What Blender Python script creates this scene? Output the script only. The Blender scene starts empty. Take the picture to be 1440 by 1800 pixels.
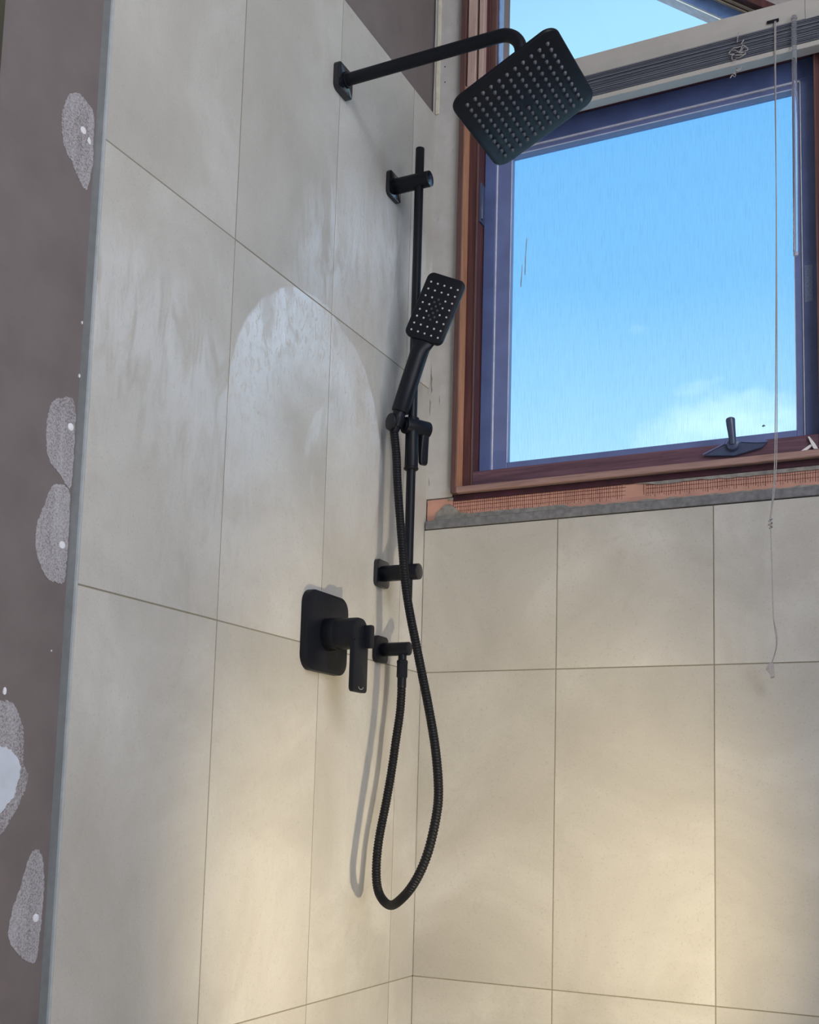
import bpy, bmesh, math, random
from mathutils import Vector, Matrix, noise
random.seed(7)
S = bpy.context.scene
COL = S.collection

# ------------------------------------------------------------------ camera
cam_d = bpy.data.cameras.new('camera'); cam = bpy.data.objects.new('camera', cam_d); COL.objects.link(cam)
cam_d.sensor_fit = 'HORIZONTAL'; cam_d.sensor_width = 36.0
cam_d.lens = 36.0 * 2039.8934 / 1440.0
cam_d.shift_y = (1160.917 - 900.0) / 1440.0
cam_d.clip_start = 0.02
_yaw, _pit, _rol = 0.4607, 0.1222, 0.0276
_f = Vector((-math.sin(_yaw)*math.cos(_pit), math.cos(_yaw)*math.cos(_pit), math.sin(_pit)))
_r = Vector((math.cos(_yaw), math.sin(_yaw), 0)); _u = _r.cross(_f)
_r2 = _r*math.cos(_rol) + _u*math.sin(_rol); _u2 = _u*math.cos(_rol) - _r*math.sin(_rol)
cam.matrix_world = Matrix(((_r2.x, _u2.x, -_f.x, 1.0206), (_r2.y, _u2.y, -_f.y, -2.1068), (_r2.z, _u2.z, -_f.z, -0.2629), (0, 0, 0, 1)))
S.camera = cam

# ------------------------------------------------------------------ sky
W = bpy.data.worlds.new('sky'); S.world = W; W.use_nodes = True
nt = W.node_tree; nt.nodes.clear()
def wn(t, **k):
    n = nt.nodes.new(t)
    for a, b in k.items(): setattr(n, a, b)
    return n
tc = wn('ShaderNodeTexCoord'); sep = wn('ShaderNodeSeparateXYZ'); nt.links.new(tc.outputs['Generated'], sep.inputs[0])
rp = wn('ShaderNodeValToRGB'); nt.links.new(sep.outputs['Z'], rp.inputs[0])
cr = rp.color_ramp; cr.elements[0].position = 0.0; cr.elements[0].color = (1.35, 1.45, 1.35, 1)
cr.elements[1].position = 1.0; cr.elements[1].color = (.10, .33, .85, 1)
for p_, c_ in ((.28, (1.2, 1.38, 1.3, 1)), (.42, (.60, 1.0, 1.22, 1)), (.56, (.46, .88, 1.20, 1))):
    e = cr.elements.new(p_); e.color = c_
cn = wn('ShaderNodeTexNoise'); cn.inputs['Scale'].default_value = 3.1; cn.inputs['Detail'].default_value = 7; cn.inputs['Roughness'].default_value = .55
mp = wn('ShaderNodeMapping'); mp.inputs['Scale'].default_value = (1, 1, 2.2); mp.inputs['Location'].default_value = (1.2, 8.4, 2.19)
nt.links.new(tc.outputs['Generated'], mp.inputs[0]); nt.links.new(mp.outputs[0], cn.inputs['Vector'])
cr2 = wn('ShaderNodeValToRGB'); cr2.color_ramp.elements[0].position = .53; cr2.color_ramp.elements[0].color = (0, 0, 0, 1)
cr2.color_ramp.elements[1].position = .63; cr2.color_ramp.elements[1].color = (1, 1, 1, 1)
nt.links.new(cn.outputs['Fac'], cr2.inputs[0])
mxw = wn('ShaderNodeMixRGB'); nt.links.new(cr2.outputs[0], mxw.inputs[0]); nt.links.new(rp.outputs[0], mxw.inputs[1]); mxw.inputs[2].default_value = (1.9, 1.8, 1.7, 1)
bg = wn('ShaderNodeBackground'); nt.links.new(mxw.outputs[0], bg.inputs[0]); bg.inputs[1].default_value = 1.0
wo = wn('ShaderNodeOutputWorld'); nt.links.new(bg.outputs[0], wo.inputs[0])

# ------------------------------------------------------------------ lamps of the room, plus a side fill
def aim(o, d): o.rotation_euler = Vector(d).to_track_quat('-Z', 'Y').to_euler()
def area(name, loc, d, sx, sy, power, colr):
    l = bpy.data.lights.new(name, 'AREA'); l.shape = 'RECTANGLE'; l.size = sx; l.size_y = sy; l.energy = power; l.color = colr
    o = bpy.data.objects.new(name, l); COL.objects.link(o); o.location = loc; aim(o, d); return o
# daylight from the rest of the room behind and above the camera
area('ceiling_light', (2.35, -2.35, 2.05), (-.68, .58, -.45), 1.2, 1.2, 60, (.92, .93, 1.0))
area('room_daylight', (1.3, -3.35, .6), (-.25, 1, 0), 1.6, 1.6, 3, (.80, .88, 1.0))
area('side_daylight', (2.55, -1.75, .55), (-1, .12, 0), 1.3, 1.5, 38, (.84, .88, 1.0))  # added fill from the right, brightens the left wall
# warm work lamp standing just below the frame
l = bpy.data.lights.new('work_lamp', 'SPOT'); l.energy = 20; l.color = (1.0, .83, .53); l.shadow_soft_size = .006
l.spot_size = math.radians(116); l.spot_blend = .7
wl = bpy.data.objects.new('work_lamp', l); COL.objects.link(wl); wl.location = (.72, -.66, -.53); aim(wl, (-.74, .66, .10))

S.view_settings.view_transform = 'Standard'; S.view_settings.look = 'None'
S.view_settings.gamma = 1.0; S.view_settings.use_curve_mapping = False
S.view_settings.exposure = 0.0
S.cycles.max_bounces = 10; S.cycles.transparent_max_bounces = 24

# ------------------------------------------------------------------ materials
def mat(name):
    m = bpy.data.materials.new(name); m.use_nodes = True
    return m, m.node_tree, m.node_tree.nodes['Principled BSDF']
def N(t, ty, **k):
    n = t.nodes.new(ty)
    for a, b in k.items():
        if a in n.inputs.keys(): n.inputs[a].default_value = b
        else: setattr(n, a, b)
    return n
def ramp(t, src, *stops):
    n = t.nodes.new('ShaderNodeValToRGB'); e = n.color_ramp.elements
    while len(e) < len(stops): e.new(.5)
    for i, (p, c) in enumerate(stops):
        e[i].position = p; e[i].color = (c, c, c, 1) if not isinstance(c, tuple) else (*c, 1)
    t.links.new(src, n.inputs[0]); return n.outputs[0]
def mixc(t, f, a, b, mode='MIX'):
    n = t.nodes.new('ShaderNodeMixRGB'); n.blend_type = mode
    for i, v in ((0, f), (1, a), (2, b)):
        if isinstance(v, (int, float)): n.inputs[i].default_value = v
        elif isinstance(v, tuple): n.inputs[i].default_value = (*v, 1)
        else: t.links.new(v, n.inputs[i])
    return n.outputs[0]
def M_(t, op, a, b=None):
    n = t.nodes.new('ShaderNodeMath'); n.operation = op
    for i, v in ((0, a), (1, b)):
        if v is None: continue
        if isinstance(v, (int, float)): n.inputs[i].default_value = v
        else: t.links.new(v, n.inputs[i])
    return n.outputs[0]
def pos(t, scale=(1, 1, 1)):
    g = t.nodes.new('ShaderNodeNewGeometry'); m = t.nodes.new('ShaderNodeMapping'); m.inputs['Scale'].default_value = scale
    t.links.new(g.outputs['Position'], m.inputs[0]); return m.outputs[0]
def nz(t, v, scale, detail=4, rough=.55, dist=0.):
    n = N(t, 'ShaderNodeTexNoise', Scale=scale, Detail=detail, Roughness=rough, Distortion=dist); t.links.new(v, n.inputs['Vector']); return n.outputs['Fac']
def bump(t, h, strength, dist, bsdf, inp='Normal'):
    b = t.nodes.new('ShaderNodeBump'); b.inputs['Strength'].default_value = strength; b.inputs['Distance'].default_value = dist
    t.links.new(h, b.inputs['Height']); t.links.new(b.outputs[0], bsdf.inputs[inp]); return b

def simple(name, c, rough=.6, spec=.5, nscale=60, var=.12, bmp=.0, metal=0., coat=0.):
    m, t, b = mat(name)
    f = nz(t, pos(t), nscale, 5)
    lo = tuple(x*(1-var) for x in c); hi = tuple(min(1, x*(1+var)) for x in c)
    t.links.new(ramp(t, f, (.3, lo), (.7, hi)), b.inputs['Base Color'])
    b.inputs['Roughness'].default_value = rough; b.inputs['Specular IOR Level'].default_value = spec; b.inputs['Metallic'].default_value = metal
    b.inputs['Coat Weight'].default_value = coat
    if bmp: bump(t, f, bmp, .002, b)
    return m

def tile_material(name, film):
    m, t, b = mat(name); p = pos(t)
    oi = t.nodes.new('ShaderNodeObjectInfo')
    off = t.nodes.new('ShaderNodeVectorMath'); off.operation = 'ADD'; t.links.new(p, off.inputs[0])
    mul = t.nodes.new('ShaderNodeVectorMath'); mul.operation = 'SCALE'; mul.inputs[0].default_value = (3.1, 4.7, 2.3); t.links.new(oi.outputs['Random'], mul.inputs['Scale'])
    t.links.new(mul.outputs[0], off.inputs[1]); v = off.outputs[0]
    cloud = nz(t, v, 3.2, 7, .6, .6); c1 = ramp(t, cloud, (.32, (.41, .39, .345)), (.50, (.47, .45, .405)), (.68, (.56, .545, .50)))
    vein = nz(t, v, 20, 8, .78, 1.2); c2 = mixc(t, M_(t, 'MULTIPLY', ramp(t, vein, (.54, 0.), (.70, .34)), ramp(t, nz(t, v, 5, 3), (.42, .1), (.62, 1.))), c1, (.33, .31, .265))
    fine = nz(t, v, 240, 3, .7); c3 = mixc(t, ramp(t, fine, (.58, 0.), (.70, .5)), c2, (.33, .31, .27))
    grain = nz(t, v, 700, 2, .5); c4 = mixc(t, ramp(t, grain, (.60, 0.), (.72, .3)), c3, (.68, .66, .62))
    t.links.new(c4, b.inputs['Base Color'])
    b.inputs['Specular IOR Level'].default_value = .35
    relief = nz(t, v, 120, 6, .6)
    if not film:
        b.inputs['Roughness'].default_value = .62
        bump(t, relief, .12, .002, b); return m
    # grout smeared by the sponge: a smoother film in arm-swept arcs, window's reflection painted in
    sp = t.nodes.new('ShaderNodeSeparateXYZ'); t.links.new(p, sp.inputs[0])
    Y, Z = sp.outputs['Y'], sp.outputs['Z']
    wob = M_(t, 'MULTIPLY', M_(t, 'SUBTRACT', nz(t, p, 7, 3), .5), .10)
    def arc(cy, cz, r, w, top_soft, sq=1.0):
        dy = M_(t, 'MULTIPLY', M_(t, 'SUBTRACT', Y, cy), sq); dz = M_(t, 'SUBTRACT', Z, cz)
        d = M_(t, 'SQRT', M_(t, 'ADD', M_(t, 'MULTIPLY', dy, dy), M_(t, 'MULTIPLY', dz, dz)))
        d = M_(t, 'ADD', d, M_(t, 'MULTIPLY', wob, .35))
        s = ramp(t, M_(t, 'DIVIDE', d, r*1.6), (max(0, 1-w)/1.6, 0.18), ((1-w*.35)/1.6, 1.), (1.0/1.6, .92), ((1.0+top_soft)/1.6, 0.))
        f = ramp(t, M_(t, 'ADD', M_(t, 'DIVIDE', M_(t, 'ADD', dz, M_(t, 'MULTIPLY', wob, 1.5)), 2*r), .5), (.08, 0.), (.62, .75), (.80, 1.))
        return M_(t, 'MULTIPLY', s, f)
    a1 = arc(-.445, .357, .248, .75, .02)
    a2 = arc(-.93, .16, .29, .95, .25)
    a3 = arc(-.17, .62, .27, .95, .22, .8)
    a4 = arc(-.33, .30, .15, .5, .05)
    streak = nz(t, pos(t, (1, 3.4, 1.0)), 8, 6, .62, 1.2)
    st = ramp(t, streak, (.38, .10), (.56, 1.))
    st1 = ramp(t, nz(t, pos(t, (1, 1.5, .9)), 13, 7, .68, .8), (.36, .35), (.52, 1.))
    film_sheen = M_(t, 'MAXIMUM', M_(t, 'MULTIPLY', a2, .5), M_(t, 'MAXIMUM', M_(t, 'MULTIPLY', a3, .7), M_(t, 'MULTIPLY', a4, .45)))
    film_sheen = M_(t, 'MAXIMUM', M_(t, 'MULTIPLY', M_(t, 'MAXIMUM', film_sheen, .05), st), M_(t, 'MULTIPLY', a1, st1))
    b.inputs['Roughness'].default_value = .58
    t.links.new(mixc(t, M_(t, 'MULTIPLY', film_sheen, .66), c4, (.86, .87, .85)), b.inputs['Base Color'])  # reflected window light lifted into the base colour along the film
    t.links.new(M_(t, 'MULTIPLY', film_sheen, 1.0), b.inputs['Coat Weight'])
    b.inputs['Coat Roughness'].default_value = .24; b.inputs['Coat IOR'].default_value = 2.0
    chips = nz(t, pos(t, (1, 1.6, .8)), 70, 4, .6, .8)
    h = M_(t, 'ADD', M_(t, 'MULTIPLY', relief, .4), M_(t, 'MULTIPLY', ramp(t, chips, (.56, 0.), (.70, 1.)), M_(t, 'MULTIPLY', film_sheen, 1.2)))
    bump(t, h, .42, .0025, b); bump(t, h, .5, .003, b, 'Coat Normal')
    return m

def wood(name, dark, light, axis='z', scale=1., rough=.5, spec=.4):
    m, t, b = mat(name)
    sc = {'z': (90, 90, 3.5), 'x': (3.5, 90, 90)}[axis]
    p = pos(t, tuple(s*scale for s in sc)); f = nz(t, p, 1.0, 6, .6, .7)
    g = nz(t, pos(t, tuple(s*6 for s in sc)), 1.0, 3, .6)
    c = ramp(t, f, (.3, dark), (.68, light)); c = mixc(t, ramp(t, g, (.52, 0.), (.68, .45)), c, tuple(x*.5 for x in dark))
    t.links.new(c, b.inputs['Base Color']); b.inputs['Roughness'].default_value = rough; b.inputs['Specular IOR Level'].default_value = spec
    bump(t, g, .15, .001, b); return m

MT = {}
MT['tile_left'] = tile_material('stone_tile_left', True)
MT['tile_back'] = tile_material('stone_tile_back', False)
MT['grout'] = simple('grout', (.25, .225, .17), .9, .2, 200)
MT['brown'] = simple('brown_plasterboard', (.172, .145, .138), .62, .35, 14, .10, .05)
MT['pale_wall'] = simple('pale_plaster', (.55, .53, .50), .8, .3, 30)
MT['black'] = simple('satin_black', (.0055, .0068, .0115), .42, .26, 300, .1)  # blue tint imitates the window's bloom on the fittings
MT['gloss_black'] = simple('gloss_black', (.006, .007, .011), .16, .7, 300, .1)
MT['black_rubber'] = simple('black_hose', (.006, .0065, .009), .5, .25, 300, .1)
MT['nozzle'] = simple('grey_silicone', (.11, .12, .14), .5, .5, 200, .1)
MT['nozzle_pale'] = simple('pale_silicone', (.55, .54, .54), .5, .5, 200, .1)
MT['mark'] = simple('grey_mark', (.30, .30, .31), .4, .5)
MT['trim'] = simple('grey_trim', (.30, .325, .33), .45, .5, 80, .08)
MT['trim_light'] = simple('grey_trim_edge', (.40, .43, .44), .40, .5, 80, .08)
MT['steel'] = simple('grey_strip', (.175, .175, .18), .7, .3, 90, .25, .1)
MT['mortar'] = simple('mortar', (.255, .245, .22), .9, .2, 70, .25, .3)
MT['olive'] = simple('dark_olive_timber', (.055, .052, .035), .6, .3, 30)
MT['cedar'] = wood('cedar_brown', (.085, .042, .038), (.15, .078, .066))
MT['cedar_bead'] = wood('cedar_orange', (.27, .125, .072), (.45, .235, .145))  # lit face of the jamb: light put into the wood colour
MT['cedar_red'] = wood('cedar_red', (.055, .018, .020), (.135, .050, .045))
MT['cedar_x'] = wood('cedar_red_level', (.085, .042, .062), (.17, .085, .11), 'x')
MT['sill_pale'] = wood('pale_sill_timber', (.27, .165, .145), (.40, .25, .215), 'x', 1., .6)
MT['pale_bead'] = wood('pale_pink_timber', (.42, .29, .25), (.56, .42, .37))
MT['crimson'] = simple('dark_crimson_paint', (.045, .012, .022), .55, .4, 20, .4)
MT['pink'] = simple('pink_membrane', (.50, .27, .205), .6, .35, 25, .12, .05)
MT['mesh_red'] = simple('red_mesh_thread', (.13, .035, .025), .7, .2)
MT['sash'] = simple('blue_grey_sash', (.10, .14, .31), .38, .5, 20, .15)  # window's blue bloom is mixed into this paint
MT['sash_light'] = simple('screen_frame', (.15, .19, .38), .35, .5, 20, .1)
MT['bead_white'] = simple('pale_gasket', (.60, .62, .72), .35, .5)
MT['sash_bright'] = simple('blue_frame', (.14, .25, .50), .4, .5, 50, .2)  # stronger bloom blue put into the upper frame's colour
MT['cream'] = simple('cream_paint', (.70, .66, .52), .5, .4)
MT['blind'] = simple('cream_blind', (.44, .42, .385), .42, .5, 20, .05)
MT['slat'] = simple('grey_slat', (.21, .225, .27), .4, .5, 20, .08)
MT['cord'] = simple('grey_cord', (.36, .34, .33), .7, .3, 300)
MT['white_plastic'] = simple('white_plastic', (.75, .73, .72), .4, .5)
MT['latch'] = simple('blue_grey_latch', (.055, .075, .14), .32, .6)
MT['dot'] = simple('white_filler_dot', (.78, .78, .80), .7, .3)
MT['outside'] = simple('grey_paint', (.35, .33, .32), .7)
MT['bug'] = simple('dark_speck', (.06, .10, .13), .7)
MT['smear'] = simple('grey_paint_smear', (.30, .40, .44), .6)

# white primed strip with scuffs
m, t, b = mat('primed_plaster'); p = pos(t)
f = nz(t, p, 26, 6, .65); g = nz(t, pos(t, (40, 1, 9)), 1., 6, .7, .8)
c = ramp(t, f, (.3, (.46, .44, .41)), (.7, (.54, .525, .50)))
c = mixc(t, ramp(t, g, (.66, 0.), (.74, .75)), c, (.16, .145, .13))
t.links.new(c, b.inputs['Base Color']); b.inputs['Roughness'].default_value = .6; bump(t, f, .15, .002, b); MT['primed'] = m
# filler wiped thin over brown board
m, t, b = mat('wiped_filler'); p = pos(t)
f = nz(t, p, 420, 4, .7); g = nz(t, pos(t, (1, 40, 6)), 1., 4)
k = M_(t, 'ADD', M_(t, 'MULTIPLY', f, .8), M_(t, 'MULTIPLY', g, .35))
t.links.new(ramp(t, k, (.44, (.17, .145, .14)), (.56, (.33, .31, .32)), (.72, (.46, .45, .47))), b.inputs['Base Color'])
b.inputs['Roughness'].default_value = .85; bump(t, f, .3, .001, b); MT['filler'] = m
MT['filler_white'] = simple('thick_filler', (.56, .60, .66), .7, .3, 40, .06)
# glass (clear and blue tinted), insect mesh
def glass(name, tint):
    m, t, b = mat(name); t.nodes.remove(b)
    tr = N(t, 'ShaderNodeBsdfTransparent'); tr.inputs[0].default_value = (*tint, 1)
    gl = N(t, 'ShaderNodeBsdfGlossy', Roughness=.02); fr = N(t, 'ShaderNodeFresnel', IOR=1.45); mx = t.nodes.new('ShaderNodeMixShader')
    fm = M_(t, 'MULTIPLY', fr.outputs[0], .6)
    t.links.new(fm, mx.inputs[0]); t.links.new(tr.outputs[0], mx.inputs[1]); t.links.new(gl.outputs[0], mx.inputs[2])
    t.links.new(mx.outputs[0], t.nodes['Material Output'].inputs[0]); return m
MT['glass'] = glass('clear_glass', (.98, 1.0, 1.0)); MT['glass_blue'] = glass('blue_glass', (.65, .83, 1.0))
m, t, b = mat('insect_mesh'); tr = N(t, 'ShaderNodeBsdfTransparent'); mx = t.nodes.new('ShaderNodeMixShader')
w1 = N(t, 'ShaderNodeTexWave', Scale=205., Distortion=.6, Detail=1.); w1.bands_direction = 'X'; t.links.new(pos(t), w1.inputs['Vector'])
w2 = nz(t, pos(t, (620, 1, 22)), 1., 3, .6)
k = M_(t, 'ADD', M_(t, 'MULTIPLY', w1.outputs['Fac'], .08), M_(t, 'MULTIPLY', ramp(t, w2, (.46, 0.), (.66, 1.)), .05))
t.links.new(M_(t, 'ADD', k, .02), mx.inputs[0]); b.inputs['Base Color'].default_value = (.12, .16, .22, 1); b.inputs['Roughness'].default_value = .6
t.links.new(tr.outputs[0], mx.inputs[1]); t.links.new(b.outputs[0], mx.inputs[2]); t.links.new(mx.outputs[0], t.nodes['Material Output'].inputs[0]); MT['mesh'] = m
m, t, b = mat('clear_acrylic'); b.inputs['Base Color'].default_value = (.92, .95, 1, 1); b.inputs['Transmission Weight'].default_value = .92; b.inputs['Roughness'].default_value = .08; b.inputs['IOR'].default_value = 1.35; MT['acrylic'] = m
m, t, b = mat('sticker_print'); p = pos(t); f = nz(t, pos(t, (260, 1, 420)), 1., 3)
t.links.new(ramp(t, f, (.48, (.20, .27, .42)), (.56, (.15, .20, .34))), b.inputs['Base Color']); b.inputs['Roughness'].default_value = .5; MT['sticker'] = m

# ------------------------------------------------------------------ geometry helpers
def link(name, bm, m, parent=None, smooth=False, recalc=True):
    if recalc: bmesh.ops.recalc_face_normals(bm, faces=bm.faces[:])
    me = bpy.data.meshes.new(name); bm.to_mesh(me); bm.free(); me.materials.append(m if not isinstance(m, str) else MT[m])
    if smooth:
        for f_ in me.polygons: f_.use_smooth = True
        me.set_sharp_from_angle(angle=math.radians(38))
    o = bpy.data.objects.new(name, me); COL.objects.link(o)
    if parent is not None: o.parent = parent
    return o
def box(bm, lo, hi, bevel=0., seg=2):
    r = bmesh.ops.create_cube(bm, size=1.0); vs = r['verts']
    for v in vs:
        v.co = Vector([(lo[i]+hi[i])/2 + v.co[i]*(hi[i]-lo[i]) for i in range(3)])
    if bevel:
        es = list({e for v in vs for e in v.link_edges})
        bmesh.ops.bevel(bm, geom=es, offset=bevel, segments=seg, affect='EDGES', profile=.5)
    return bm
def Bx(lo, hi, bevel=0., seg=2): return box(bmesh.new(), lo, hi, bevel, seg)
def prism(bm, pts, vec):
    vec = Vector(vec); a = [bm.verts.new(Vector(p)) for p in pts]; c = [bm.verts.new(Vector(p)+vec) for p in pts]
    bm.faces.new(a); bm.faces.new(c[::-1]); n = len(a)
    for i in range(n): bm.faces.new((a[i], c[i], c[(i+1) % n], a[(i+1) % n]))
    return bm
def frame(d):
    d = Vector(d).normalized(); h = Vector((0, 0, 1)) if abs(d.z) < .9 else Vector((0, 1, 0))
    a = d.cross(h).normalized(); return a, a.cross(d).normalized()
def loft(bm, rings, cap=True, closed=False):
    vr = [[bm.verts.new(p) for p in r] for r in rings]; n = len(vr[0])
    m_ = len(vr)
    for i in range(m_ if closed else m_-1):
        A, B = vr[i], vr[(i+1) % m_]
        for k in range(n): bm.faces.new((A[k], A[(k+1) % n], B[(k+1) % n], B[k]))
    if cap and not closed: bm.faces.new(vr[0][::-1]); bm.faces.new(vr[-1])
    return bm
def lathe(bm, p0, d, prof, n=32):
    """prof: (distance along d, radius)"""
    d = Vector(d).normalized(); a, b = frame(d); p0 = Vector(p0)
    return loft(bm, [[p0 + d*t + (a*math.cos(2*math.pi*k/n) + b*math.sin(2*math.pi*k/n))*max(r, 1e-5) for k in range(n)] for t, r in prof])
def cyl(bm, a, b, r, ch=.0012, n=32):
    a, b = Vector(a), Vector(b); L = (b-a).length
    return lathe(bm, a, b-a, [(0, r-ch), (ch*.3, r-ch*.3), (ch, r), (L-ch, r), (L-ch*.3, r-ch*.3), (L, r-ch)], n)
def spline(pts, step):
    P = [Vector(p) for p in pts]; out = []
    P = [P[0]*2-P[1]] + P + [P[-1]*2-P[-2]]
    for i in range(1, len(P)-2):
        a, b, c, d = P[i-1:i+3]; n = max(2, int((c-b).length/step*1.05))
        for k in range(n):
            t = k/n; out.append(.5*((2*b) + (c-a)*t + (2*a-5*b+4*c-d)*t*t + (3*b-a-3*c+d)*t**3))
    out.append(P[-2]); return out
def tube(bm, pts, rad, n=12):
    """rad: number or function(i)"""
    a = None; rings = []
    for i, p in enumerate(pts):
        d = (pts[min(i+1, len(pts)-1)] - pts[max(i-1, 0)]).normalized()
        if a is None: a = frame(d)[0]
        a = (a - d*a.dot(d)).normalized(); b = d.cross(a); r = rad(i) if callable(rad) else rad
        rings.append([p + (a*math.cos(2*math.pi*k/n) + b*math.sin(2*math.pi*k/n))*r for k in range(n)])
    return loft(bm, rings)
def rrect(w, h, r, seg=6):
    o = []
    for cx, cy, a0 in ((w/2-r, h/2-r, 0), (-w/2+r, h/2-r, 90), (-w/2+r, -h/2+r, 180), (w/2-r, -h/2+r, 270)):
        for k in range(seg+1):
            a = math.radians(a0 + 90*k/seg); o.append((cx+r*math.cos(a), cy+r*math.sin(a)))
    return o
def plate(bm, c, ex, ey, n, w, h, r, th, ch=.0012):
    """rounded plate whose back lies at c, growing along n"""
    c, ex, ey, n = map(Vector, (c, ex, ey, n)); rings = []
    for t, ins in ((0, 0), (th-ch, 0), (th-ch*.3, ch*.3), (th, ch)):
        rings.append([c + ex*x + ey*y + n*t for x, y in rrect(w-2*ins, h-2*ins, max(r-ins, .0005))])
    return loft(bm, rings)
def empty(name, loc):
    o = bpy.data.objects.new(name, None); COL.objects.link(o); o.location = loc; o.empty_display_size = .02
    bpy.context.view_layer.update(); return o
def keep(o, par):
    o.parent = par; o.matrix_parent_inverse = par.matrix_world.inverted(); return o
def part(name, bm, m, par, smooth=False):
    o = link(name, bm, m, None, smooth)
    bpy.context.view_layer.update()
    return keep(o, par)
def tag(o, label, cat, group=None):
    o['label'] = label; o['category'] = cat
    if group: o['group'] = group
    return o
def struct(o, label, cat):
    o['kind'] = 'structure'; o['label'] = label; o['category'] = cat; return o

# ------------------------------------------------------------------ room shell
ZF, ZC, XR, YR = -1.2, 2.25, 2.6, -3.5
struct(link('floor', Bx((-.2, YR, ZF-.1), (XR, .14, ZF)), 'pale_wall'), 'pale concrete floor of the unfinished bathroom', 'floor')
struct(link('ceiling', Bx((-.2, YR, ZC), (XR, .14, ZC+.1)), 'pale_wall'), 'pale flat ceiling above the shower corner', 'ceiling')
struct(link('wall_right', Bx((XR, YR-.1, ZF), (XR+.1, .14, ZC)), 'pale_wall'), 'pale plaster wall right of the shower corner', 'wall')
struct(link('wall_rear', Bx((-.2, YR-.1, ZF), (XR, YR, ZC)), 'pale_wall'), 'pale plaster wall behind the viewer', 'wall')
wall_l = struct(link('wall_left', Bx((-.16, YR, ZF), (-.012, .14, ZC)), 'brown'), 'brown plasterboard wall on the left, tiled towards the corner', 'wall')

bm = bmesh.new()
D0, D1 = .0125, .14; dv = (0, D1-D0, 0)
q = lambda *xz: [(x, D0, z) for x, z in xz]
OX0, OX1, OZ0 = .0625, .842, .352
rk = lambda x, c: c - .78*x
prism(bm, q((-.012, ZF), (XR, ZF), (XR, OZ0), (-.012, OZ0)), dv)
prism(bm, q((-.012, OZ0), (OX0, OZ0), (OX0, ZC), (-.012, ZC)), dv)
prism(bm, q((OX1, OZ0), (XR, OZ0), (XR, ZC), (OX1, ZC)), dv)
prism(bm, q((OX0, rk(OX0, 1.803)), (OX1, rk(OX1, 1.803)), (OX1, ZC), (OX0, ZC)), dv)
wall_b = struct(link('wall_back', bm, 'outside'), 'back wall of the shower with the window, tiled below it', 'wall')

# tiles: each one a part
G = .0011
def tile_set(par, m, us, zs, fixed):
    for i in range(len(us)-1):
        for j in range(len(zs)-1):
            jx = random.uniform(-.0003, .0002)
            u0, u1, z0, z1 = us[i]+G, us[i+1]-G, zs[j]+G, zs[j+1]-G
            if fixed == 'x': b_ = Bx((-.011, u0, z0), (0+jx, u1, z1), .0003, 1)
            else: b_ = Bx((u0, .0+jx, z0), (u1, .011, z1), .0003, 1)
            part('tile', b_, m, par)
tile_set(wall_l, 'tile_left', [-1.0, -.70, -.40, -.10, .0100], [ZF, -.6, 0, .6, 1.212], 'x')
tile_set(wall_b, 'tile_back', [0.0002, .289, .589, .889, 1.189], [ZF, -.6, 0, .2955], 'y')
part('grout_bed', Bx((-.0119, -1.0, ZF), (-.0006, -.001, 1.211)), 'grout', wall_l)
part('grout_bed', Bx((.0008, .0008, ZF), (1.19, .0124, .295)), 'grout', wall_b)

# grey edge trim of the tiled area
bm = bmesh.new()
prof = [(-.012, -1.0068), (.0006, -1.0068), (.0020, -1.0056), (.0020, -1.0022), (.0006, -1.0008), (-.012, -1.0008)]
prism(bm, [(x, y, ZF) for x, y in prof], (0, 0, 2.412+.06))
tr1 = struct(link('trim_1', bm, 'trim'), 'grey edge trim along the left end of the tiles', 'trim')
part('trim_lip', Bx((.0016, -1.0052, ZF), (.0026, -1.0022, 1.26), .0003, 1), 'trim_light', tr1)
tr2 = struct(link('trim_2', Bx((.004, -.0035, .2962), (1.19, .009, .3135), .0012, 1), 'steel'), 'grey strip along the top of the tiles below the window', 'trim')
bm = bmesh.new(); prism(bm, [(-.0118, -1.174, ZF), (-.0085, -1.176, ZF), (-.006, -1.25, ZF), (-.0118, -1.25, ZF)], (0, 0, 3.2))
struct(link('trim_3', bm, 'olive'), 'dark olive timber edge at the far left of the brown wall', 'trim')

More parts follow.
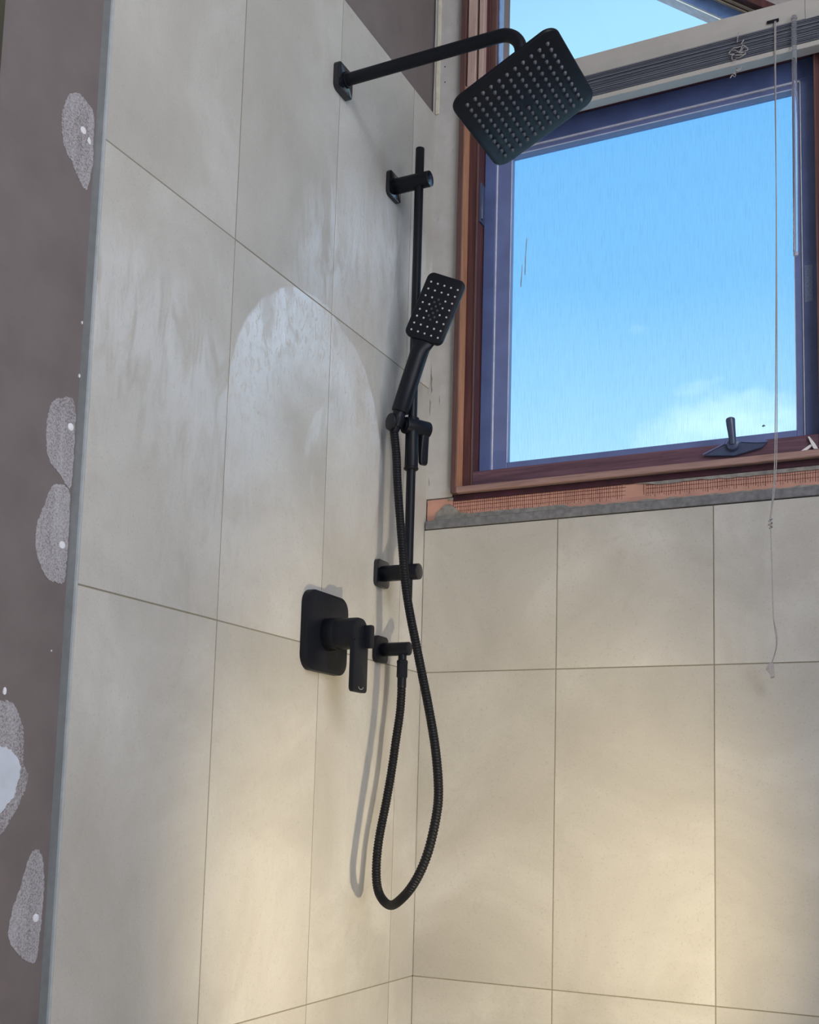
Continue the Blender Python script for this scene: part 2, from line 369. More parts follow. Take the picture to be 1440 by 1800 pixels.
# filler patches on the brown board
def blob(name, pts, x0, x1, m, par, sub=9, amp=.0011):
    out = []
    n = len(pts)
    for i in range(n):
        a, b2 = Vector((*pts[i], 0)), Vector((*pts[(i+1) % n], 0)); z_, d_ = Vector((*pts[i-1], 0)), Vector((*pts[(i+2) % n], 0))
        for k in range(sub):
            t_ = k/sub
            p_ = .5*((2*a) + (b2-z_)*t_ + (2*z_-5*a+4*b2-d_)*t_*t_ + (3*a-z_-3*b2+d_)*t_**3)
            p_ += Vector((random.uniform(-amp, amp), random.uniform(-amp, amp), 0)); out.append(p_)
    bm = bmesh.new(); prism(bm, [(x0, p_.x, p_.y) for p_ in out], (x1-x0, 0, 0))
    return part(name, bm, m, par)
P = [
 [[-1.056, .634], [-1.04, .643], [-1.023, .638], [-1.012, .63], [-1.0105, .6], [-1.009, .561], [-1.016, .524], [-1.03, .528], [-1.047, .545], [-1.062, .56], [-1.069, .587], [-1.067, .612]],
 [[-1.049, .226], [-1.02, .239], [-1.0115, .224], [-1.0095, .199], [-1.009, .146], [-1.012, .122], [-1.031, .135], [-1.052, .151], [-1.059, .178], [-1.057, .208]],
 [[-1.042, .118], [-1.02, .123], [-1.011, .111], [-1.0095, .071], [-1.0095, .03], [-1.012, .002], [-1.024, -.002], [-1.046, .004], [-1.063, .033], [-1.065, .061], [-1.055, .088]],
 [[-1.137, -.166], [-1.103, -.157], [-1.083, -.159], [-1.069, -.177], [-1.062, -.2], [-1.061, -.226], [-1.052, -.241], [-1.054, -.258], [-1.065, -.281], [-1.077, -.298], [-1.089, -.312], [-1.122, -.32]],
 [[-1.037, -.336], [-1.023, -.334], [-1.014, -.357], [-1.012, -.391], [-1.014, -.432], [-1.017, -.463], [-1.03, -.464], [-1.049, -.452], [-1.064, -.434], [-1.064, -.408], [-1.052, -.375]]]
for pts in P: blob('filler_patch', pts, -.0121, -.0114, 'filler', wall_l)
blob('thick_filler', [[-1.124, -.21], [-1.098, -.21], [-1.08, -.215], [-1.066, -.231], [-1.069, -.255], [-1.079, -.275], [-1.116, -.295]], -.0121, -.0100, 'filler_white', wall_l)
for y, z, r_ in ((-1.0975, -.1455, .0035), (-1.0095, .343, .0018), (-1.0085, .272, .0022), (-1.0185, .590, .0040), (-1.0260, -.0880, .0010)):
    blob('filler_fleck', [(y + r_*random.uniform(.5, 1)*math.cos(a), z + r_*1.5*random.uniform(.5, 1)*math.sin(a)) for a in [2*math.pi*i/7 for i in range(7)]], -.0121, -.0108, 'dot', wall_l, 2, .0002)
for k_, (y, z) in enumerate(((-1.030, .598), (-1.018, .201), (-1.0195, .047), (-1.023, -.413))):
    bm = bmesh.new(); lathe(bm, (-.0118, y, z), (1, 0, 0), [(0, .0052), (.0012, .0048), (.0018, .003), (.0019, .0)], 14); part('screw_dot', bm, 'dot', wall_l, True)

# ---- strip of primed plaster between corner and window
pts = []
zz = .3625
left = []
while zz < ZC:
    left.append((-.0080 + random.uniform(-.0006, .0010), zz)); zz += .03
left.append((-.008, ZC))
rt = [(.0585 + random.uniform(-.0006, .0006), z) for z in [ZC - i*(ZC-.3625)/40 for i in range(41)]]
bm = bmesh.new(); prism(bm, [(x, .0065, z) for x, z in left + rt], (0, .0058, 0)); strip = part('plaster_strip', bm, 'primed', wall_b)
for x, z in ((.018, 1.322), (.0188, 1.286)):
    bm = bmesh.new(); lathe(bm, (x, .0068, z), (0, -1, 0), [(0, .0018), (.0004, .0016), (.0005, 0)], 10); part('nail_hole', bm, 'crimson', strip)
for pts in ([(.0035, .655), (.0052, .63), (.0070, .622), (.0062, .608), (.0078, .597), (.0058, .588), (.0045, .600), (.0030, .612)], [(.0030, .578), (.0048, .570), (.0040, .548), (.0030, .540), (.0022, .556)], [(.0245, .583), (.0258, .575), (.0250, .562), (.0238, .570)], [(.0040, .408), (.0062, .400), (.0070, .390), (.0055, .392)]):
    bm = bmesh.new(); prism(bm, [(x, .0066, z) for x, z in pts], (0, -.0004, 0)); part('chip', bm, 'mortar', strip)
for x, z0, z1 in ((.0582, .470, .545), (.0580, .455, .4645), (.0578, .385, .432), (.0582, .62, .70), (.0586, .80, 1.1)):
    part('open_joint', Bx((x, .0060, z0), (.0618, .0068, z1)), 'crimson', strip)  # dark strips: shade of the open gap set down as solid colour
# ragged paint edge in the corner above the tiles
bm = bmesh.new(); pts = []
for i in range(26): pts.append((.0065 + random.uniform(-.0008, .0008), 1.215 + i*.04))
pts2 = [(-.0008 + random.uniform(-.0010, .0004), z) for _, z in pts][::-1]
prism(bm, [(x, .0045, z) for x, z in pts + pts2], (0, .0022, 0)); part('paint_edge', bm, 'cream', wall_b)

# ---- unfinished band below the window
part('waterproof_board', Bx((.0028, .0078, .300), (1.19, .0126, .3595)), 'pink', wall_b)
def ragged(name, ztop, zbot, y0, y1, m, n=120, x0=.006, x1=1.18):
    up = [(x0+(x1-x0)*i/n, ztop(x0+(x1-x0)*i/n)) for i in range(n+1)]
    dn = [(x0+(x1-x0)*i/n, zbot(x0+(x1-x0)*i/n)) for i in range(n, -1, -1)]
    bm = bmesh.new(); prism(bm, [(x, y0, z) for x, z in up+dn], (0, y1-y0, 0)); return part(name, bm, m, wall_b)
nn = lambda x, f_, s: noise.noise(Vector((x*f_, s, 0)))
def low_top(x):
    h = .3245 + .0035*nn(x, 40, 1) + .002*nn(x, 110, 2)
    h += .024*math.exp(-((x-.048)/.022)**2)
    if x > .30: h -= .006
    return max(.306, h) if x > .022 else .306 + (x-.006)*.5
ragged('mortar_smear', low_top, lambda x: .304, .0060, .0080, 'mortar')
def up_bot(x):
    return .3555 - max(0, min(1, (x-.36)/.3))*.010 - abs(.0035*nn(x, 30, 5)) - max(0, .008*nn(x, 9, 8))*(x > .38)
ragged('mortar_smear', lambda x: .3605 + .0018*nn(x, 70, 9) + .0012*nn(x, 160, 4), up_bot, .0055, .0080, 'mortar', 160, .05)
bm = bmesh.new()   # red threads of the reinforcing mesh
def thread(x0, z0, x1, z1, w=.00035):
    d = Vector((x1-x0, 0, z1-z0)); L = d.length; d /= L; s = Vector((-d.z, 0, d.x))*w
    a, c = Vector((x0, .0077, z0)), Vector((x1, .0077, z1))
    prism(bm, [a-s, a+s, c+s, c-s], (0, -.0005, 0))
for i in range(190):
    x = .062 + i*.0043
    if .415 < x < .455 or x > .85: continue
    thread(x, .326 + random.uniform(-.003, .004), x + random.uniform(-.0008, .0008), .3545, .00022 if i % 4 else .0004)
for z, w in ((.3475, .0005), (.3405, .0003), (.332, .0002)):
    for i in range(20):
        x = .062 + i*.04
        if .40 < x < .45: continue
        thread(x, z, x+.0401, z+random.uniform(-.0006, .0006), w)
mt = part('mesh_tape', bm, 'mesh_red', wall_b); mt['kind'] = 'stuff'

# ------------------------------------------------------------------ window
win = empty('window_1', (.45, .03, .36)); struct(win, 'timber window with awning sash and raked fixed pane over it', 'window')
wp = lambda name, lo, hi, m, bev=.0012: part(name, Bx(lo, hi, bev, 1), m, win)
# left jamb
ZJ = 1.70
wp('outer_board', (.0618, -.010, .3645), (.0735, .125, ZJ+.02), 'cedar')
bm = bmesh.new(); prism(bm, [(.0735, -.009, .378), (.0752, -.0095, .378), (.0818, .004, .378), (.0818, .12, .378), (.0735, .12, .378)], (0, 0, 1.2525-.378)); part('bead', bm, 'cedar_bead', win)  # chamfer catching the light, split off for its lighter wood
wp('jamb_board', (.0818, .004, .378), (.1035, .125, 1.2525), 'cedar_red')
wp('jamb_lip', (.1000, .0015, .378), (.1040, .0042, 1.19), 'cedar', .0008)
wp('groove_board', (.0735, .012, 1.2525), (.1200, .125, ZJ), 'cedar_red')
wp('pale_bead', (.0755, -.004, 1.2530), (.0950, .014, ZJ), 'pale_bead')
wp('pale_bead', (.1010, -.004, 1.2530), (.1120, .014, ZJ-.03), 'pale_bead')
wp('upper_stile', (.1120, .016, 1.2000), (.1330, .060, ZJ-.05), 'cedar')
wp('upper_gasket', (.1330, .026, 1.2000), (.1360, .050, ZJ-.06), 'sash_bright', .0006)
# bottom members
wp('sill_strip', (.0738, -.0105, .3650), (.842, .0038, .3780), 'sill_pale', .0016)
wp('sill_base', (.0625, .0040, .3525), (.842, .1250, .3650), 'crimson')
wp('bottom_board', (.1035, .0040, .3780), (.790, .1250, .4100), 'cedar_x')
# right jamb
wp('jamb_board', (.7765, .0040, .3780), (.800, .1250, 1.1750), 'cedar_red')
wp('jamb_lip', (.7750, .0015, .3780), (.7785, .0042, 1.17), 'cedar', .0008)
wp('outer_board', (.800, -.0100, .3780), (.842, .1250, 1.1450), 'cedar')
# transom
wp('transom', (.1035, -.0060, 1.1560), (.768, .1250, 1.2020), 'cedar_x')
# awning sash
sash = part('sash', Bx((.1045, .035, .4105), (.1312, .085, 1.155), .0015, 1), 'sash', win)
for nm, lo, hi in (('sash_rail', (.1312, .035, .4105), (.7760, .085, .4190)), ('sash_rail', (.1312, .035, 1.1140), (.7760, .085, 1.1550)), ('sash_stile', (.7480, .035, .4190), (.7760, .085, 1.1140))):
    part(nm, Bx(lo, hi, .0012, 1), 'sash', sash)
for lo, hi in (((.1312, .0365, .4190), (.1336, .05, 1.114)), ((.1336, .0365, 1.1105), (.748, .05, 1.1142)), ((.7455, .0365, .4190), (.7480, .05, 1.114))):
    part('gasket', Bx(lo, hi, .0006, 1), 'bead_white', sash)
for lo, hi in (((.1336, .040, .4190), (.1645, .058, 1.1105)), ((.7320, .040, .4190), (.7455, .058, 1.1105)), ((.1645, .040, .4190), (.7320, .058, .4330)), ((.1645, .040, 1.1010), (.7320, .058, 1.1105))):
    part('screen_frame', Bx(lo, hi, .001, 1), 'sash_light', sash)
for lo, hi in (((.1637, .0395, .433), (.1650, .0412, 1.101)), ((.7314, .0395, .433), (.7326, .0412, 1.101)), ((.165, .0395, 1.1002), (.7314, .0412, 1.1016))):
    part('screen_spline', Bx(lo, hi), 'bead_white', sash)
part('insect_screen', Bx((.1640, .0592, .430), (.7325, .0596, 1.104)), 'mesh', sash)
part('glass_pane', Bx((.131, .070, .418), (.749, .074, 1.115)), 'glass_blue', sash)
def smear(pts, m='smear', nm='paint_smear'):
    bm = bmesh.new(); prism(bm, [(x, .0588, z) for x, z in pts], (0, .0003, 0)); part(nm, bm, m, sash)
smear([(.1925, .923), (.1938, .915), (.1930, .90), (.1918, .885), (.1920, .872), (.1912, .84), (.1890, .838), (.1896, .86), (.1893, .873), (.1903, .885), (.1912, .905)])
smear([(.1835, .866), (.1842, .86), (.1838, .84), (.1832, .828), (.1828, .814), (.1803, .814), (.1808, .828), (.1820, .84)])
smear([(.6668, .4545), (.6695, .4555), (.6705, .4575), (.6715, .4553), (.6745, .4545), (.6718, .4528), (.6690, .4520)], 'bug', 'dead_insect')
part('sticker', Bx((.7505, .0346, .672), (.7640, .0351, .743)), 'sticker', sash)
# hinge on left jamb
hg = wp('hinge', (.1020, .0120, .952), (.1070, .0340, 1.040), 'latch', .001)
bm = bmesh.new(); cyl(bm, (.1078, .016, .958), (.1078, .016, 1.030), .0032); part('hinge_pin', bm, 'latch', hg, True)
# latch on the bottom rail
bm = bmesh.new()
prism(bm, [(.571, .0040, .3895), (.612, .0040, .4065), (.640, .0040, .4075), (.687, .0040, .4035), (.676, .0040, .3935), (.628, .0040, .3835)], (0, -.007, 0))
bmesh.ops.bevel(bm, geom=bm.edges[:], offset=.0012, segments=1, affect='EDGES'); la = part('latch', bm, 'latch', win)
for pts in ([(.5715, .3905), (.611, .4072), (.613, .4112), (.6115, .4112), (.6095, .4085), (.5720, .3930)], [(.6395, .4078), (.680, .4075), (.688, .4045), (.6835, .4022), (.668, .4032)]):
    bm = bmesh.new(); prism(bm, [(x, -.0032, z) for x, z in pts], (0, -.0022, 0)); part('latch_wing', bm, 'sash_light', la)  # highlight on the plate's top edges, drawn as paler slivers
bm = bmesh.new(); lathe(bm, (.6265, .003, .4035), (0, -1, 0), [(0, .0125), (.010, .0118), (.014, .010), (.0155, .006), (.0157, 0)], 24); part('latch_boss', bm, 'latch', la, True)
bm = bmesh.new(); pp = spline([(.6268, -.010, .404), (.6262, -.014, .420), (.6250, -.017, .436), (.6242, -.017, .4465), (.6238, -.0165, .4515)], .003)
tube(bm, pp, lambda i: .0062 + .0030*(i/len(pp))**1.2 if i < len(pp)-2 else (.0078 if i == len(pp)-2 else .004), 14); part('latch_lever', bm, 'latch', la, True)
# white plastic stay in the corner
bm = bmesh.new(); prism(bm, [(.7435, .0035, .3800), (.7600, .0035, .3905), (.7640, .0035, .3880), (.7600, .0035, .3850), (.7530, .0035, .3800)], (0, -.004, 0)); cl = part('plastic_clip', bm, 'white_plastic', win)
bm = bmesh.new(); prism(bm, [(.7565, .0030, .4045), (.7590, .0030, .4050), (.7690, .0030, .3900), (.7735, .0030, .3805), (.7660, .0030, .3815), (.7620, .0030, .3900)], (0, -.005, 0)); part('clip_arm', bm, 'white_plastic', cl)
# raked fixed pane
def rake(name, c0, c1, y0, y1, m, x0=.12, x1=.80):
    bm = bmesh.new(); prism(bm, [(x0, y0, rk(x0, c0)), (x1, y0, rk(x1, c0)), (x1, y0, rk(x1, c1)), (x0, y0, rk(x0, c1))], (0, y1-y0, 0)); return part(name, bm, m, win)
rake('raked_sash', 1.748, 1.7805, .026, .07, 'sash_bright', .12, .74)
rake('raked_gasket', 1.7765, 1.7795, .019, .027, 'cream', .11, .76)
rake('raked_gasket', 1.7828, 1.7850, .011, .027, 'cream', .10, .76)
rake('raked_groove', 1.7790, 1.7835, .020, .03, 'cedar_red', .10, .76)
rake('raked_head', 1.7855, 1.8025, -.010, .125, 'cedar_red', .0735, .842)
bm = bmesh.new(); prism(bm, [(.134, .031, 1.200), (.70, .031, 1.200), (.134, .031, 1.645)], (0, .004, 0)); part('glass_pane', bm, 'glass', win)

# ------------------------------------------------------------------ venetian blind
bl = tag(empty('venetian_blind', (.55, -.022, 1.11)), 'cream venetian blind pulled up tight across the middle of the window', 'blind')
X0, X1 = .205, .92
bm = bmesh.new(); prism(bm, [(X0, -.035, 1.2290), (X0, -.035, 1.2030), (X0, -.031, 1.1890), (X0, -.0105, 1.1890), (X0, -.0105, 1.2290)], (.7665-X0, 0, 0)); part('headrail', bm, 'blind', bl)
bm = bmesh.new(); prism(bm, [(.7672, -.0358, 1.2300), (.7672, -.0358, 1.2020), (.7672, -.031, 1.1880), (.7672, -.0105, 1.1880), (.7672, -.0105, 1.2300)], (X1-.7672, 0, 0)); part('headrail_cap', bm, 'blind', bl)
part('cord_slot', Bx((.699, -.0361, 1.1945), (.7205, -.0345, 1.2000)), 'black', bl)
part('wand_bracket', Bx((.7440, -.0375, 1.1900), (.7540, -.0340, 1.1965), .0008, 1), 'cord', bl)
ns = 20
sl_me = None
for i in range(ns):
    z = 1.1405 + i*.0024 + random.uniform(-.0003, .0003)
    if sl_me is None:
        bm = bmesh.new(); pts = []
        for k in range(5): pts.append((-.0125+.025*k/4, .0012*(1-((k-2)/2)**2)))
        pr_ = [(X0+.004, y, zc) for y, zc in pts] + [(X0+.004, y, zc-.0007) for y, zc in pts[::-1]]
        prism(bm, pr_, (X1-X0-.008, 0, 0)); o = link('slat', bm, 'slat'); sl_me = o.data
    else: o = bpy.data.objects.new('slat', sl_me); COL.objects.link(o)
    o.location = (0, -.0225 + random.uniform(-.0012, .0012), z); o.rotation_euler = (random.uniform(-.05, .05), 0, 0)
    bpy.context.view_layer.update(); keep(o, bl)
part('bottom_rail', Bx((X0+.004, -.0350, 1.1285), (X1-.004, -.0100, 1.1385), .0015, 2), 'blind', bl)
def cord(pts, r=.0009, nm='lift_cord', n=8, m='cord'):
    bm = bmesh.new(); tube(bm, spline(pts, .006), r, n); return part(nm, bm, m, bl, True)
yc = -.0375
cord([(.7130, yc+.002, 1.196), (.7125, yc, 1.10), (.7122, yc, .80), (.7090, yc, .42), (.7045, yc, .316), (.6965, yc, .250)], .0009)
cord([(.7150, yc+.002, 1.196), (.7140, yc-.001, 1.10), (.7120, yc-.002, .80), (.7062, yc-.001, .42), (.7020, yc, .316), (.6955, yc, .250)], .0009)
cord([(.6962, yc, .243), (.6972, yc, .20), (.6980, yc, .162), (.6985, yc, .110), (.6998, yc, .071), (.7035, yc, .040), (.7035, yc, .025), (.7000, yc, .008), (.6950, yc, -.006)], .0008)
cord([(.7000, yc-.001, .071), (.7052, yc-.001, .045), (.7050, yc-.001, .025), (.7008, yc-.001, .008), (.6955, yc-.001, -.006)], .0006)
bm = bmesh.new(); tube(bm, spline([(.6920+.0035*math.cos(a*1.9)+.004, yc+.0028*math.sin(a*1.9), .2515-.0021*a) for a in range(0, 9)], .002), .0014, 8); part('cord_knot', bm, 'cord', bl, True)
bm = bmesh.new(); prism(bm, [(.6885, yc-.004, -.0105), (.6925, yc-.005, -.0040), (.6990, yc-.004, -.0060), (.7000, yc-.004, -.0290), (.6935, yc-.004, -.0310), (.6930, yc-.005, -.0235), (.6860, yc-.004, -.0160)], (0, .008, 0)); bmesh.ops.bevel(bm, geom=bm.edges[:], offset=.0008, segments=1, affect='EDGES'); part('cord_tassel', bm, 'cord', bl)
bm = bmesh.new(); pw = [Vector((.748, -.0405, 1.192)), Vector((.7478, -.041, 1.15)), Vector((.7455, -.041, .733)), Vector((.7455, -.041, .729))]
tube(bm, pw, lambda i: .0046 if i < 3 else .0040, 16); part('tilt_wand', bm, 'acrylic', bl)
bm = bmesh.new(); cyl(bm, (.7455, -.041, .7285), (.7455, -.041, .735), .0042, .0006, 12); part('wand_tip', bm, 'bead_white', bl, True)
# looped lift cord left of the slot
def xz(*p): return [(x, -.0372 - .002*((i*37) % 3), z) for i, (x, z) in enumerate(p)]
u = lambda cx, cy: (.6475 + (cx-900)*.0000715, 1.1500 - (cy-930)*.0000735)
cord(xz(u(900, 380), u(905, 430), u(890, 520), u(868, 590), u(870, 640)), .0009, 'cord_tangle')
cord(xz(u(1035, 600), u(1010, 670), u(985, 730), u(1000, 760), u(970, 810)), .0009, 'cord_tangle')
cord(xz(u(960, 760), u(870, 790), u(780, 795), u(690, 830), u(655, 890), u(690, 950), u(760, 930), u(790, 960), u(740, 990), u(730, 1060), u(760, 1110), u(850, 1130)), .0009, 'cord_tangle')
cord(xz(u(740, 820), u(820, 850), u(890, 930), u(950, 920), u(1010, 850), u(1080, 840), u(1130, 880), u(1125, 940), u(1070, 960), u(1060, 1010), u(950, 1015), u(830, 1010)), .0009, 'cord_tangle')
cord(xz(u(820, 1050), u(930, 1080), u(1050, 1060), u(1080, 980), u(1010, 960), u(960, 985), u(905, 940), u(960, 870), u(1010, 790), u(1060, 780), u(1075, 830)), .0009, 'cord_tangle')
cord(xz(u(960, 1330), u(940, 1420), u(850, 1440), u(820, 1400), u(850, 1350), u(900, 1400), u(840, 1450), u(760, 1480), u(830, 1530), u(790, 1560), u(740, 1510), u(690, 1600)), .0010, 'cord_tangle')

# ------------------------------------------------------------------ overhead shower
sh = tag(empty('overhead_shower', (0, -.398, 1.047)), 'black wall-mounted rain shower with arm and square head, in front of the window', 'shower head')
EX, EZ = Vector((0, 1, 0)), Vector((0, 0, 1)); NX = Vector((1, 0, 0))
bm = bmesh.new(); plate(bm, (0, -.400, 1.045), EX, EZ, NX, .054, .054, .011, .011, .002); part('wall_flange', bm, 'gloss_black', sh, True)
bm = bmesh.new(); pa = [Vector((.010, -.398, 1.047)), Vector((.1, -.398, 1.047)), Vector((.2, -.398, 1.047))]
for k in range(0, 13):
    a = math.radians(90*k/12); pa.append(Vector((.312 + .040*math.sin(a), -.398, 1.007 + .040*math.cos(a))))
pa.append(Vector((.352, -.398, .985)))
tube(bm, pa, .0112, 24); part('arm', bm, 'black', sh, True)
bm = bmesh.new(); cyl(bm, (.0105, -.398, 1.047), (.0145, -.398, 1.047), .0145); part('arm_collar', bm, 'black', sh, True)
from mathutils import Quaternion
rv = Vector((1.98, 1.925, .396)); Mh = Quaternion(rv.normalized(), rv.length).to_matrix()
hx, hy, hn = Mh @ Vector((1, 0, 0)), Mh @ Vector((0, 1, 0)), Mh @ Vector((0, 0, 1))
hc = Vector((.361, -.398, .913))
bm = bmesh.new(); rings = []
for t_, ins in ((-.012, .016), (-.0085, .003), (-.006, 0), (-.0022, 0), (-.0008, .0008), (0, .0022)):
    rings.append([hc + hx*x + hy*y + hn*t_ for x, y in rrect(.202-2*ins, .202-2*ins, .024-ins*.5, 8)])
loft(bm, rings); head = part('shower_plate', bm, 'black', sh, True)
bm = bmesh.new(); jt = hc - hn*.011
lathe(bm, jt, -hn, [(0, .026), (.005, .024), (.008, .017), (.020, .0165), (.024, .013), (.030, .0125)], 32); part('plate_neck', bm, 'black', sh, True)
bm = bmesh.new(); bmesh.ops.create_uvsphere(bm, u_segments=20, v_segments=12, radius=.0135, matrix=Matrix.Translation((.352, -.398, .966))); part('ball_joint', bm, 'black', sh, True)
nb = bmesh.new(); lathe(nb, (0, 0, 0), (0, 0, 1), [(-.0005, .0036), (.0008, .0033), (.0032, .0019), (.0040, .0016), (.0040, .0)], 10)
nme = None; Rn = Mh.to_4x4()
for i in range(11):
    for j in range(11):
        if i == 5 and j == 5: continue
        if nme is None: o = link('nozzle', nb, 'nozzle', None, True); nme = o.data
        else: o = bpy.data.objects.new('nozzle', nme); COL.objects.link(o)
        o.parent = head
        o.matrix_world = Matrix.Translation(hc + hx*(i-5)*.0155 + hy*(j-5)*.0155) @ Rn
bpy.context.view_layer.update()
inv = head.matrix_world.inverted()

# ------------------------------------------------------------------ rail
RX, RY = .060, -.187
ra = tag(empty('shower_rail', (.0, RY, .117)), 'black round shower rail on two wall brackets with sliding holder', 'rail')
bm = bmesh.new(); cyl(bm, (RX, RY, .117), (RX, RY, 1.017), .0088, .001); part('rail_tube', bm, 'black', ra, True)
for z, tx in ((.949, .0845), (.168, .0835)):
    bm = bmesh.new(); plate(bm, (0, RY, z), EX, EZ, NX, .052, .052, .010, .008, .0014); br = part('bracket', bm, 'gloss_black', ra, True)
    bm = bmesh.new(); cyl(bm, (.0075, RY, z), (tx-.002, RY, z), .0152, .0008); part('bracket_arm', bm, 'black', br, True)
    bm = bmesh.new(); cyl(bm, (tx-.0022, RY, z), (tx, RY, z), .0150, .0008); part('end_cap', bm, 'gloss_black', br, True)
ax = Vector((-.5, -.866, 0)); RC = Vector((RX, RY, .4505))
bm = bmesh.new(); cyl(bm, RC + Vector((0, 0, .017)), RC - Vector((0, 0, .083)), .0130, .001); sl = part('slider', bm, 'black', ra, True)
bm = bmesh.new(); cyl(bm, RC + ax*.018 , RC - ax*.037, .0162, .002); part('slider_body', bm, 'black', sl, True)
bm = bmesh.new(); cyl(bm, RC + ax*.016, RC + ax*.0190, .0100, .0004); part('holder_neck', bm, 'black', sl, True)
bm = bmesh.new(); cyl(bm, RC + ax*.0452, RC + ax*.0515, .0165, .0015); part('slider_knob', bm, 'black', sl, True)
px_ = Vector((.866, -.5, 0))
bm = bmesh.new(); c_ = RC - ax*.0270
rings = []
for z, w, th in ((.012, .013, .014), (.006, .0185, .019), (-.012, .0195, .018), (-.035, .0190, .012), (-.055, .0190, .010), (-.066, .0180, .009), (-.070, .0130, .007)):
    rings.append([c_ + Vector((0, 0, z)) + ax*x + px_*y for x, y in rrect(w, th, min(w, th)*.35, 4)])
loft(bm, rings); part('slider_lever', bm, 'black', sl, True)
bm = bmesh.new(); lathe(bm, RC - Vector((0, 0, .079)), (0, 0, -1), [(0, .0130), (.002, .0140), (.0045, .0140), (.006, .0125)], 24); part('slider_ring', bm, 'black_rubber', sl, True)

# ------------------------------------------------------------------ hand shower
c0 = Vector((.113, -.213, .665)); hn2 = Vector((.203, -.979, -.017)); hr = Vector((.907, .195, -.374)); hd = Vector((-.370, -.060, -.927))
hn2.normalize(); hd = (hd - hn2*hd.dot(hn2)).normalized(); hr = hd.cross(hn2)
if hr.x < 0: hr = -hr
hs = tag(empty('hand_shower', (.046, -.212, .46)), 'black rectangular hand shower with pale nozzles leaning in the rail holder', 'hand shower')
fc = c0 - hd*.0035 - hr*.001
bm = bmesh.new(); rings = []
for t_, ins in ((-.017, .012), (-.014, .003), (-.010, 0), (-.002, 0), (-.0006, .0008), (0, .002)):
    rings.append([fc + hr*x - hd*y + hn2*t_ for x, y in rrect(.078-2*ins, .130-2*ins, .0125-ins*.4, 8)])
loft(bm, rings); hp = part('spray_plate', bm, 'black', hs, True)
hb = Vector((.0455, -.2125, .4735)); top = fc + hd*.062 - hn2*.010
dir_ = (hb-top).normalized(); side = hr - dir_*hr.dot(dir_); side.normalize(); nrm = side.cross(dir_)
bm = bmesh.new(); rings = []
L = (hb-top).length
for s, w, th in ((-.02, .054, .012), (.0, .052, .014), (.008, .044, .018), (.018, .036, .026), (.030, .0355, .0325), (.05, .035, .034), (L*.6, .035, .035), (L-.002, .034, .034), (L, .032, .032)):
    rings.append([top + dir_*s + side*(w/2*math.cos(a)) + nrm*(th/2*math.sin(a)) for a in [2*math.pi*k/28 for k in range(28)]])
loft(bm, rings); part('handle', bm, 'black', hs, True)
bm = bmesh.new(); lathe(bm, hb - dir_*.002, dir_, [(0, .0122), (.010, .0120), (.012, .0124), (.036, .0104), (.042, .0092)], 28); part('hose_cone', bm, 'black', hs, True)
bm = bmesh.new(); ca, cb = side, nrm; rings = []     # C-shaped cup of the slider that grips the cone
for k in range(25):
    a = math.radians(-90 + 28 + (304)*k/24); e = ca*math.cos(a) + cb*math.sin(a)
    b0 = hb + dir_*.011; b1 = hb + dir_*.029
    rings.append([b0 + e*.0130, b0 + e*.0155, b1 + e*.0140, b1 + e*.0118])
loft(bm, rings); part('holder_cup', bm, 'black', sl, True)
# nozzle field
def put(nm, me_or_bm, M4, m, par):
    if isinstance(me_or_bm, bmesh.types.BMesh):
        o = link(nm, me_or_bm, m, None, True)
    else:
        o = bpy.data.objects.new(nm, me_or_bm); COL.objects.link(o)
    o.parent = par; o.matrix_world = M4; return o.data
Rh = Matrix((hr, -hd, hn2)).transposed().to_4x4()
nb = bmesh.new(); lathe(nb, (0, 0, 0), (0, 0, 1), [(-.0004, .0020), (.0006, .0019), (.0012, .0015), (.0013, .0)], 10); nm_ = nb
rb = bmesh.new(); loft(rb, [[Vector(((r_)*math.cos(2*math.pi*k/14), r_*math.sin(2*math.pi*k/14), z_)) for k in range(14)] for r_, z_ in ((.0019, -.0004), (.0019, .0008), (.0011, .0008), (.0011, -.0004))], True, True); rm_ = rb
for i in range(5):
    for j in range(8):
        if i == 2 and 2 <= j <= 5: continue
        nm_ = put('nozzle', nm_, Matrix.Translation(c0 + hr*(i-2)*.014 + hd*(j-3.5)*.014) @ Rh, 'nozzle_pale', hp)
for (x, y) in ((0, -21), (-6, -14.5), (6, -14.5), (0, -8), (-6, -1.5), (6, -1.5), (0, 5), (-6, 11.5), (6, 11.5), (0, 18)):
    rm_ = put('ring_nozzle', rm_, Matrix.Translation(c0 + hr*x*.001 + hd*(y+1.5)*.00105) @ Rh, 'nozzle', hp)

# ------------------------------------------------------------------ wall outlet
OY, OZ = -.180, .0235
ot = tag(empty('wall_outlet', (0, OY, OZ)), 'black square wall outlet elbow feeding the hose, below the rail', 'outlet')
bm = bmesh.new(); plate(bm, (0, OY-.003, OZ), EX, EZ, NX, .050, .050, .010, .008, .0014); part('wall_flange', bm, 'black', ot, True)
bm = bmesh.new(); cyl(bm, (.0075, OY, OZ), (.0640, OY, OZ), .0128, .0016); part('elbow', bm, 'black', ot, True)
bm = bmesh.new(); cyl(bm, (.0495, OY, OZ-.009), (.0495, OY, OZ-.030), .0078, .0008); part('outlet_tail', bm, 'black', ot, True)

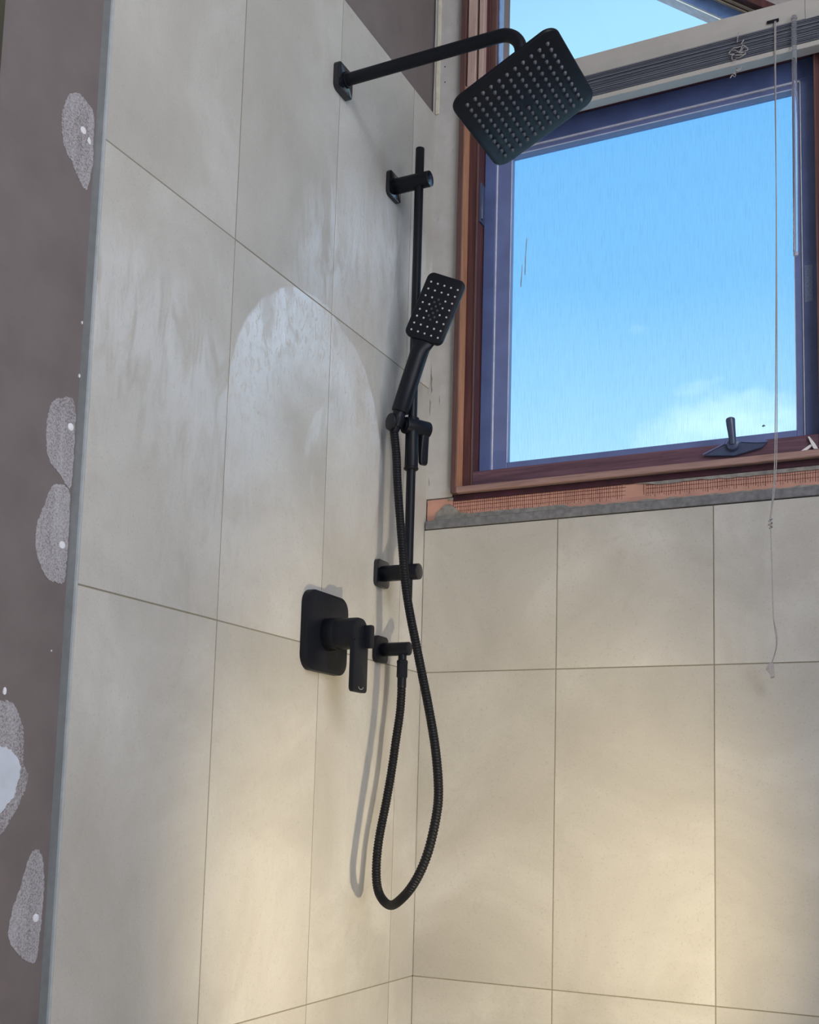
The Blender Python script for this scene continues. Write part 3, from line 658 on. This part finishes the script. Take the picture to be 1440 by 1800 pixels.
# ------------------------------------------------------------------ hose
ho = tag(empty('shower_hose', (.0495, OY, -.012)), 'black ribbed flexible hose looping down from the outlet to the hand shower', 'hose')
bm = bmesh.new(); lathe(bm, (.0495, OY, OZ-.0215), (0, 0, -1), [(0, .0095), (.001, .0108), (.006, .0112), (.0065, .0106), (.031, .0108), (.033, .0098)], 8); part('hose_nut', bm, 'black', ho)
bm = bmesh.new(); cyl(bm, (.0495, OY, OZ-.050), (.0495, OY, OZ-.072), .0084, .0006); part('hose_ferrule', bm, 'black', ho, True)
HP = [(.0495, OY, -.046), (.0490, -.1815, -.092), (.0465, -.190, -.142), (.0420, -.1965, -.205), (.0390, -.2110, -.269), (.0380, -.2320, -.331), (.0400, -.2420, -.382), (.0500, -.2520, -.421), (.088, -.282, -.4405),
      (.134, -.330, -.4250), (.168, -.348, -.395), (.191, -.347, -.345), (.200, -.335, -.279), (.197, -.3235, -.241), (.182, -.307, -.173), (.160, -.290, -.104), (.134, -.272, -.031), (.118, -.265, .021), (.100, -.255, .075), (.084, -.246, .135), (.072, -.238, .205), (.061, -.232, .272), (.050, -.224, .340), (.043, -.217, .392), (.0385, -.213, .424)]
HP[-1] = tuple(hb + dir_*.037)
pp = spline(HP, .0018)
for _ in range(160):
    pp = [pp[0]] + [pp[i]*.5 + (pp[i-1]+pp[i+1])*.25 for i in range(1, len(pp)-1)] + [pp[-1]]
bm = bmesh.new(); tube(bm, pp, lambda i: .0082 if i % 3 else .0070, 14); part('hose_tube', bm, 'black_rubber', ho, True)

# ------------------------------------------------------------------ mixer
mx_ = tag(empty('shower_mixer', (0, -.395, .025)), 'black square shower mixer with single lever on the left tiled wall', 'tap')
bm = bmesh.new(); plate(bm, (0, -.3945, .0240), EX, EZ, NX, .140, .138, .026, .0125, .0016); part('wall_plate', bm, 'black', mx_, True)
MC = Vector((0, -.3935, .0215))
bm = bmesh.new(); cyl(bm, MC + NX*.0120, MC + NX*.036, .0285, .001, 40); part('sleeve', bm, 'black', mx_, True)
bm = bmesh.new(); rings = []
for x, ins in ((.034, .001), (.035, 0), (.0735, 0), (.0755, .0008), (.0765, .003)):
    rings.append([MC + NX*x + EX*a + EZ*b_ for a, b_ in rrect(.053-2*ins, .053-2*ins, .022-ins, 8)])
loft(bm, rings); hb_ = part('handle_body', bm, 'black', mx_, True)
# lever: front frame with a recess, long blade hanging down, and a front tab
LV = lambda y, z: Vector((0, MC.y + y, MC.z + z))
bm = bmesh.new(); plate(bm, LV(0, -.0560) + NX*.0700, EX, EZ, NX, .050, .090, .0075, .0085, .0014); lv = part('lever', bm, 'black', mx_, True)
bm = bmesh.new(); plate(bm, LV(.0185, -.0040) + NX*.0760, EX, EZ, NX, .0150, .040, .0045, .0130, .0014); part('lever_tab', bm, 'black', lv, True)
bm = bmesh.new(); pm = spline([LV(.002 + .009*math.cos(a), -.0895 + .0065*math.sin(a)) + NX*.0786 for a in [math.radians(200+140*k/8) for k in range(9)]], .002); tube(bm, pm, .0007, 6); part('curved_mark', bm, 'mark', lv, True)
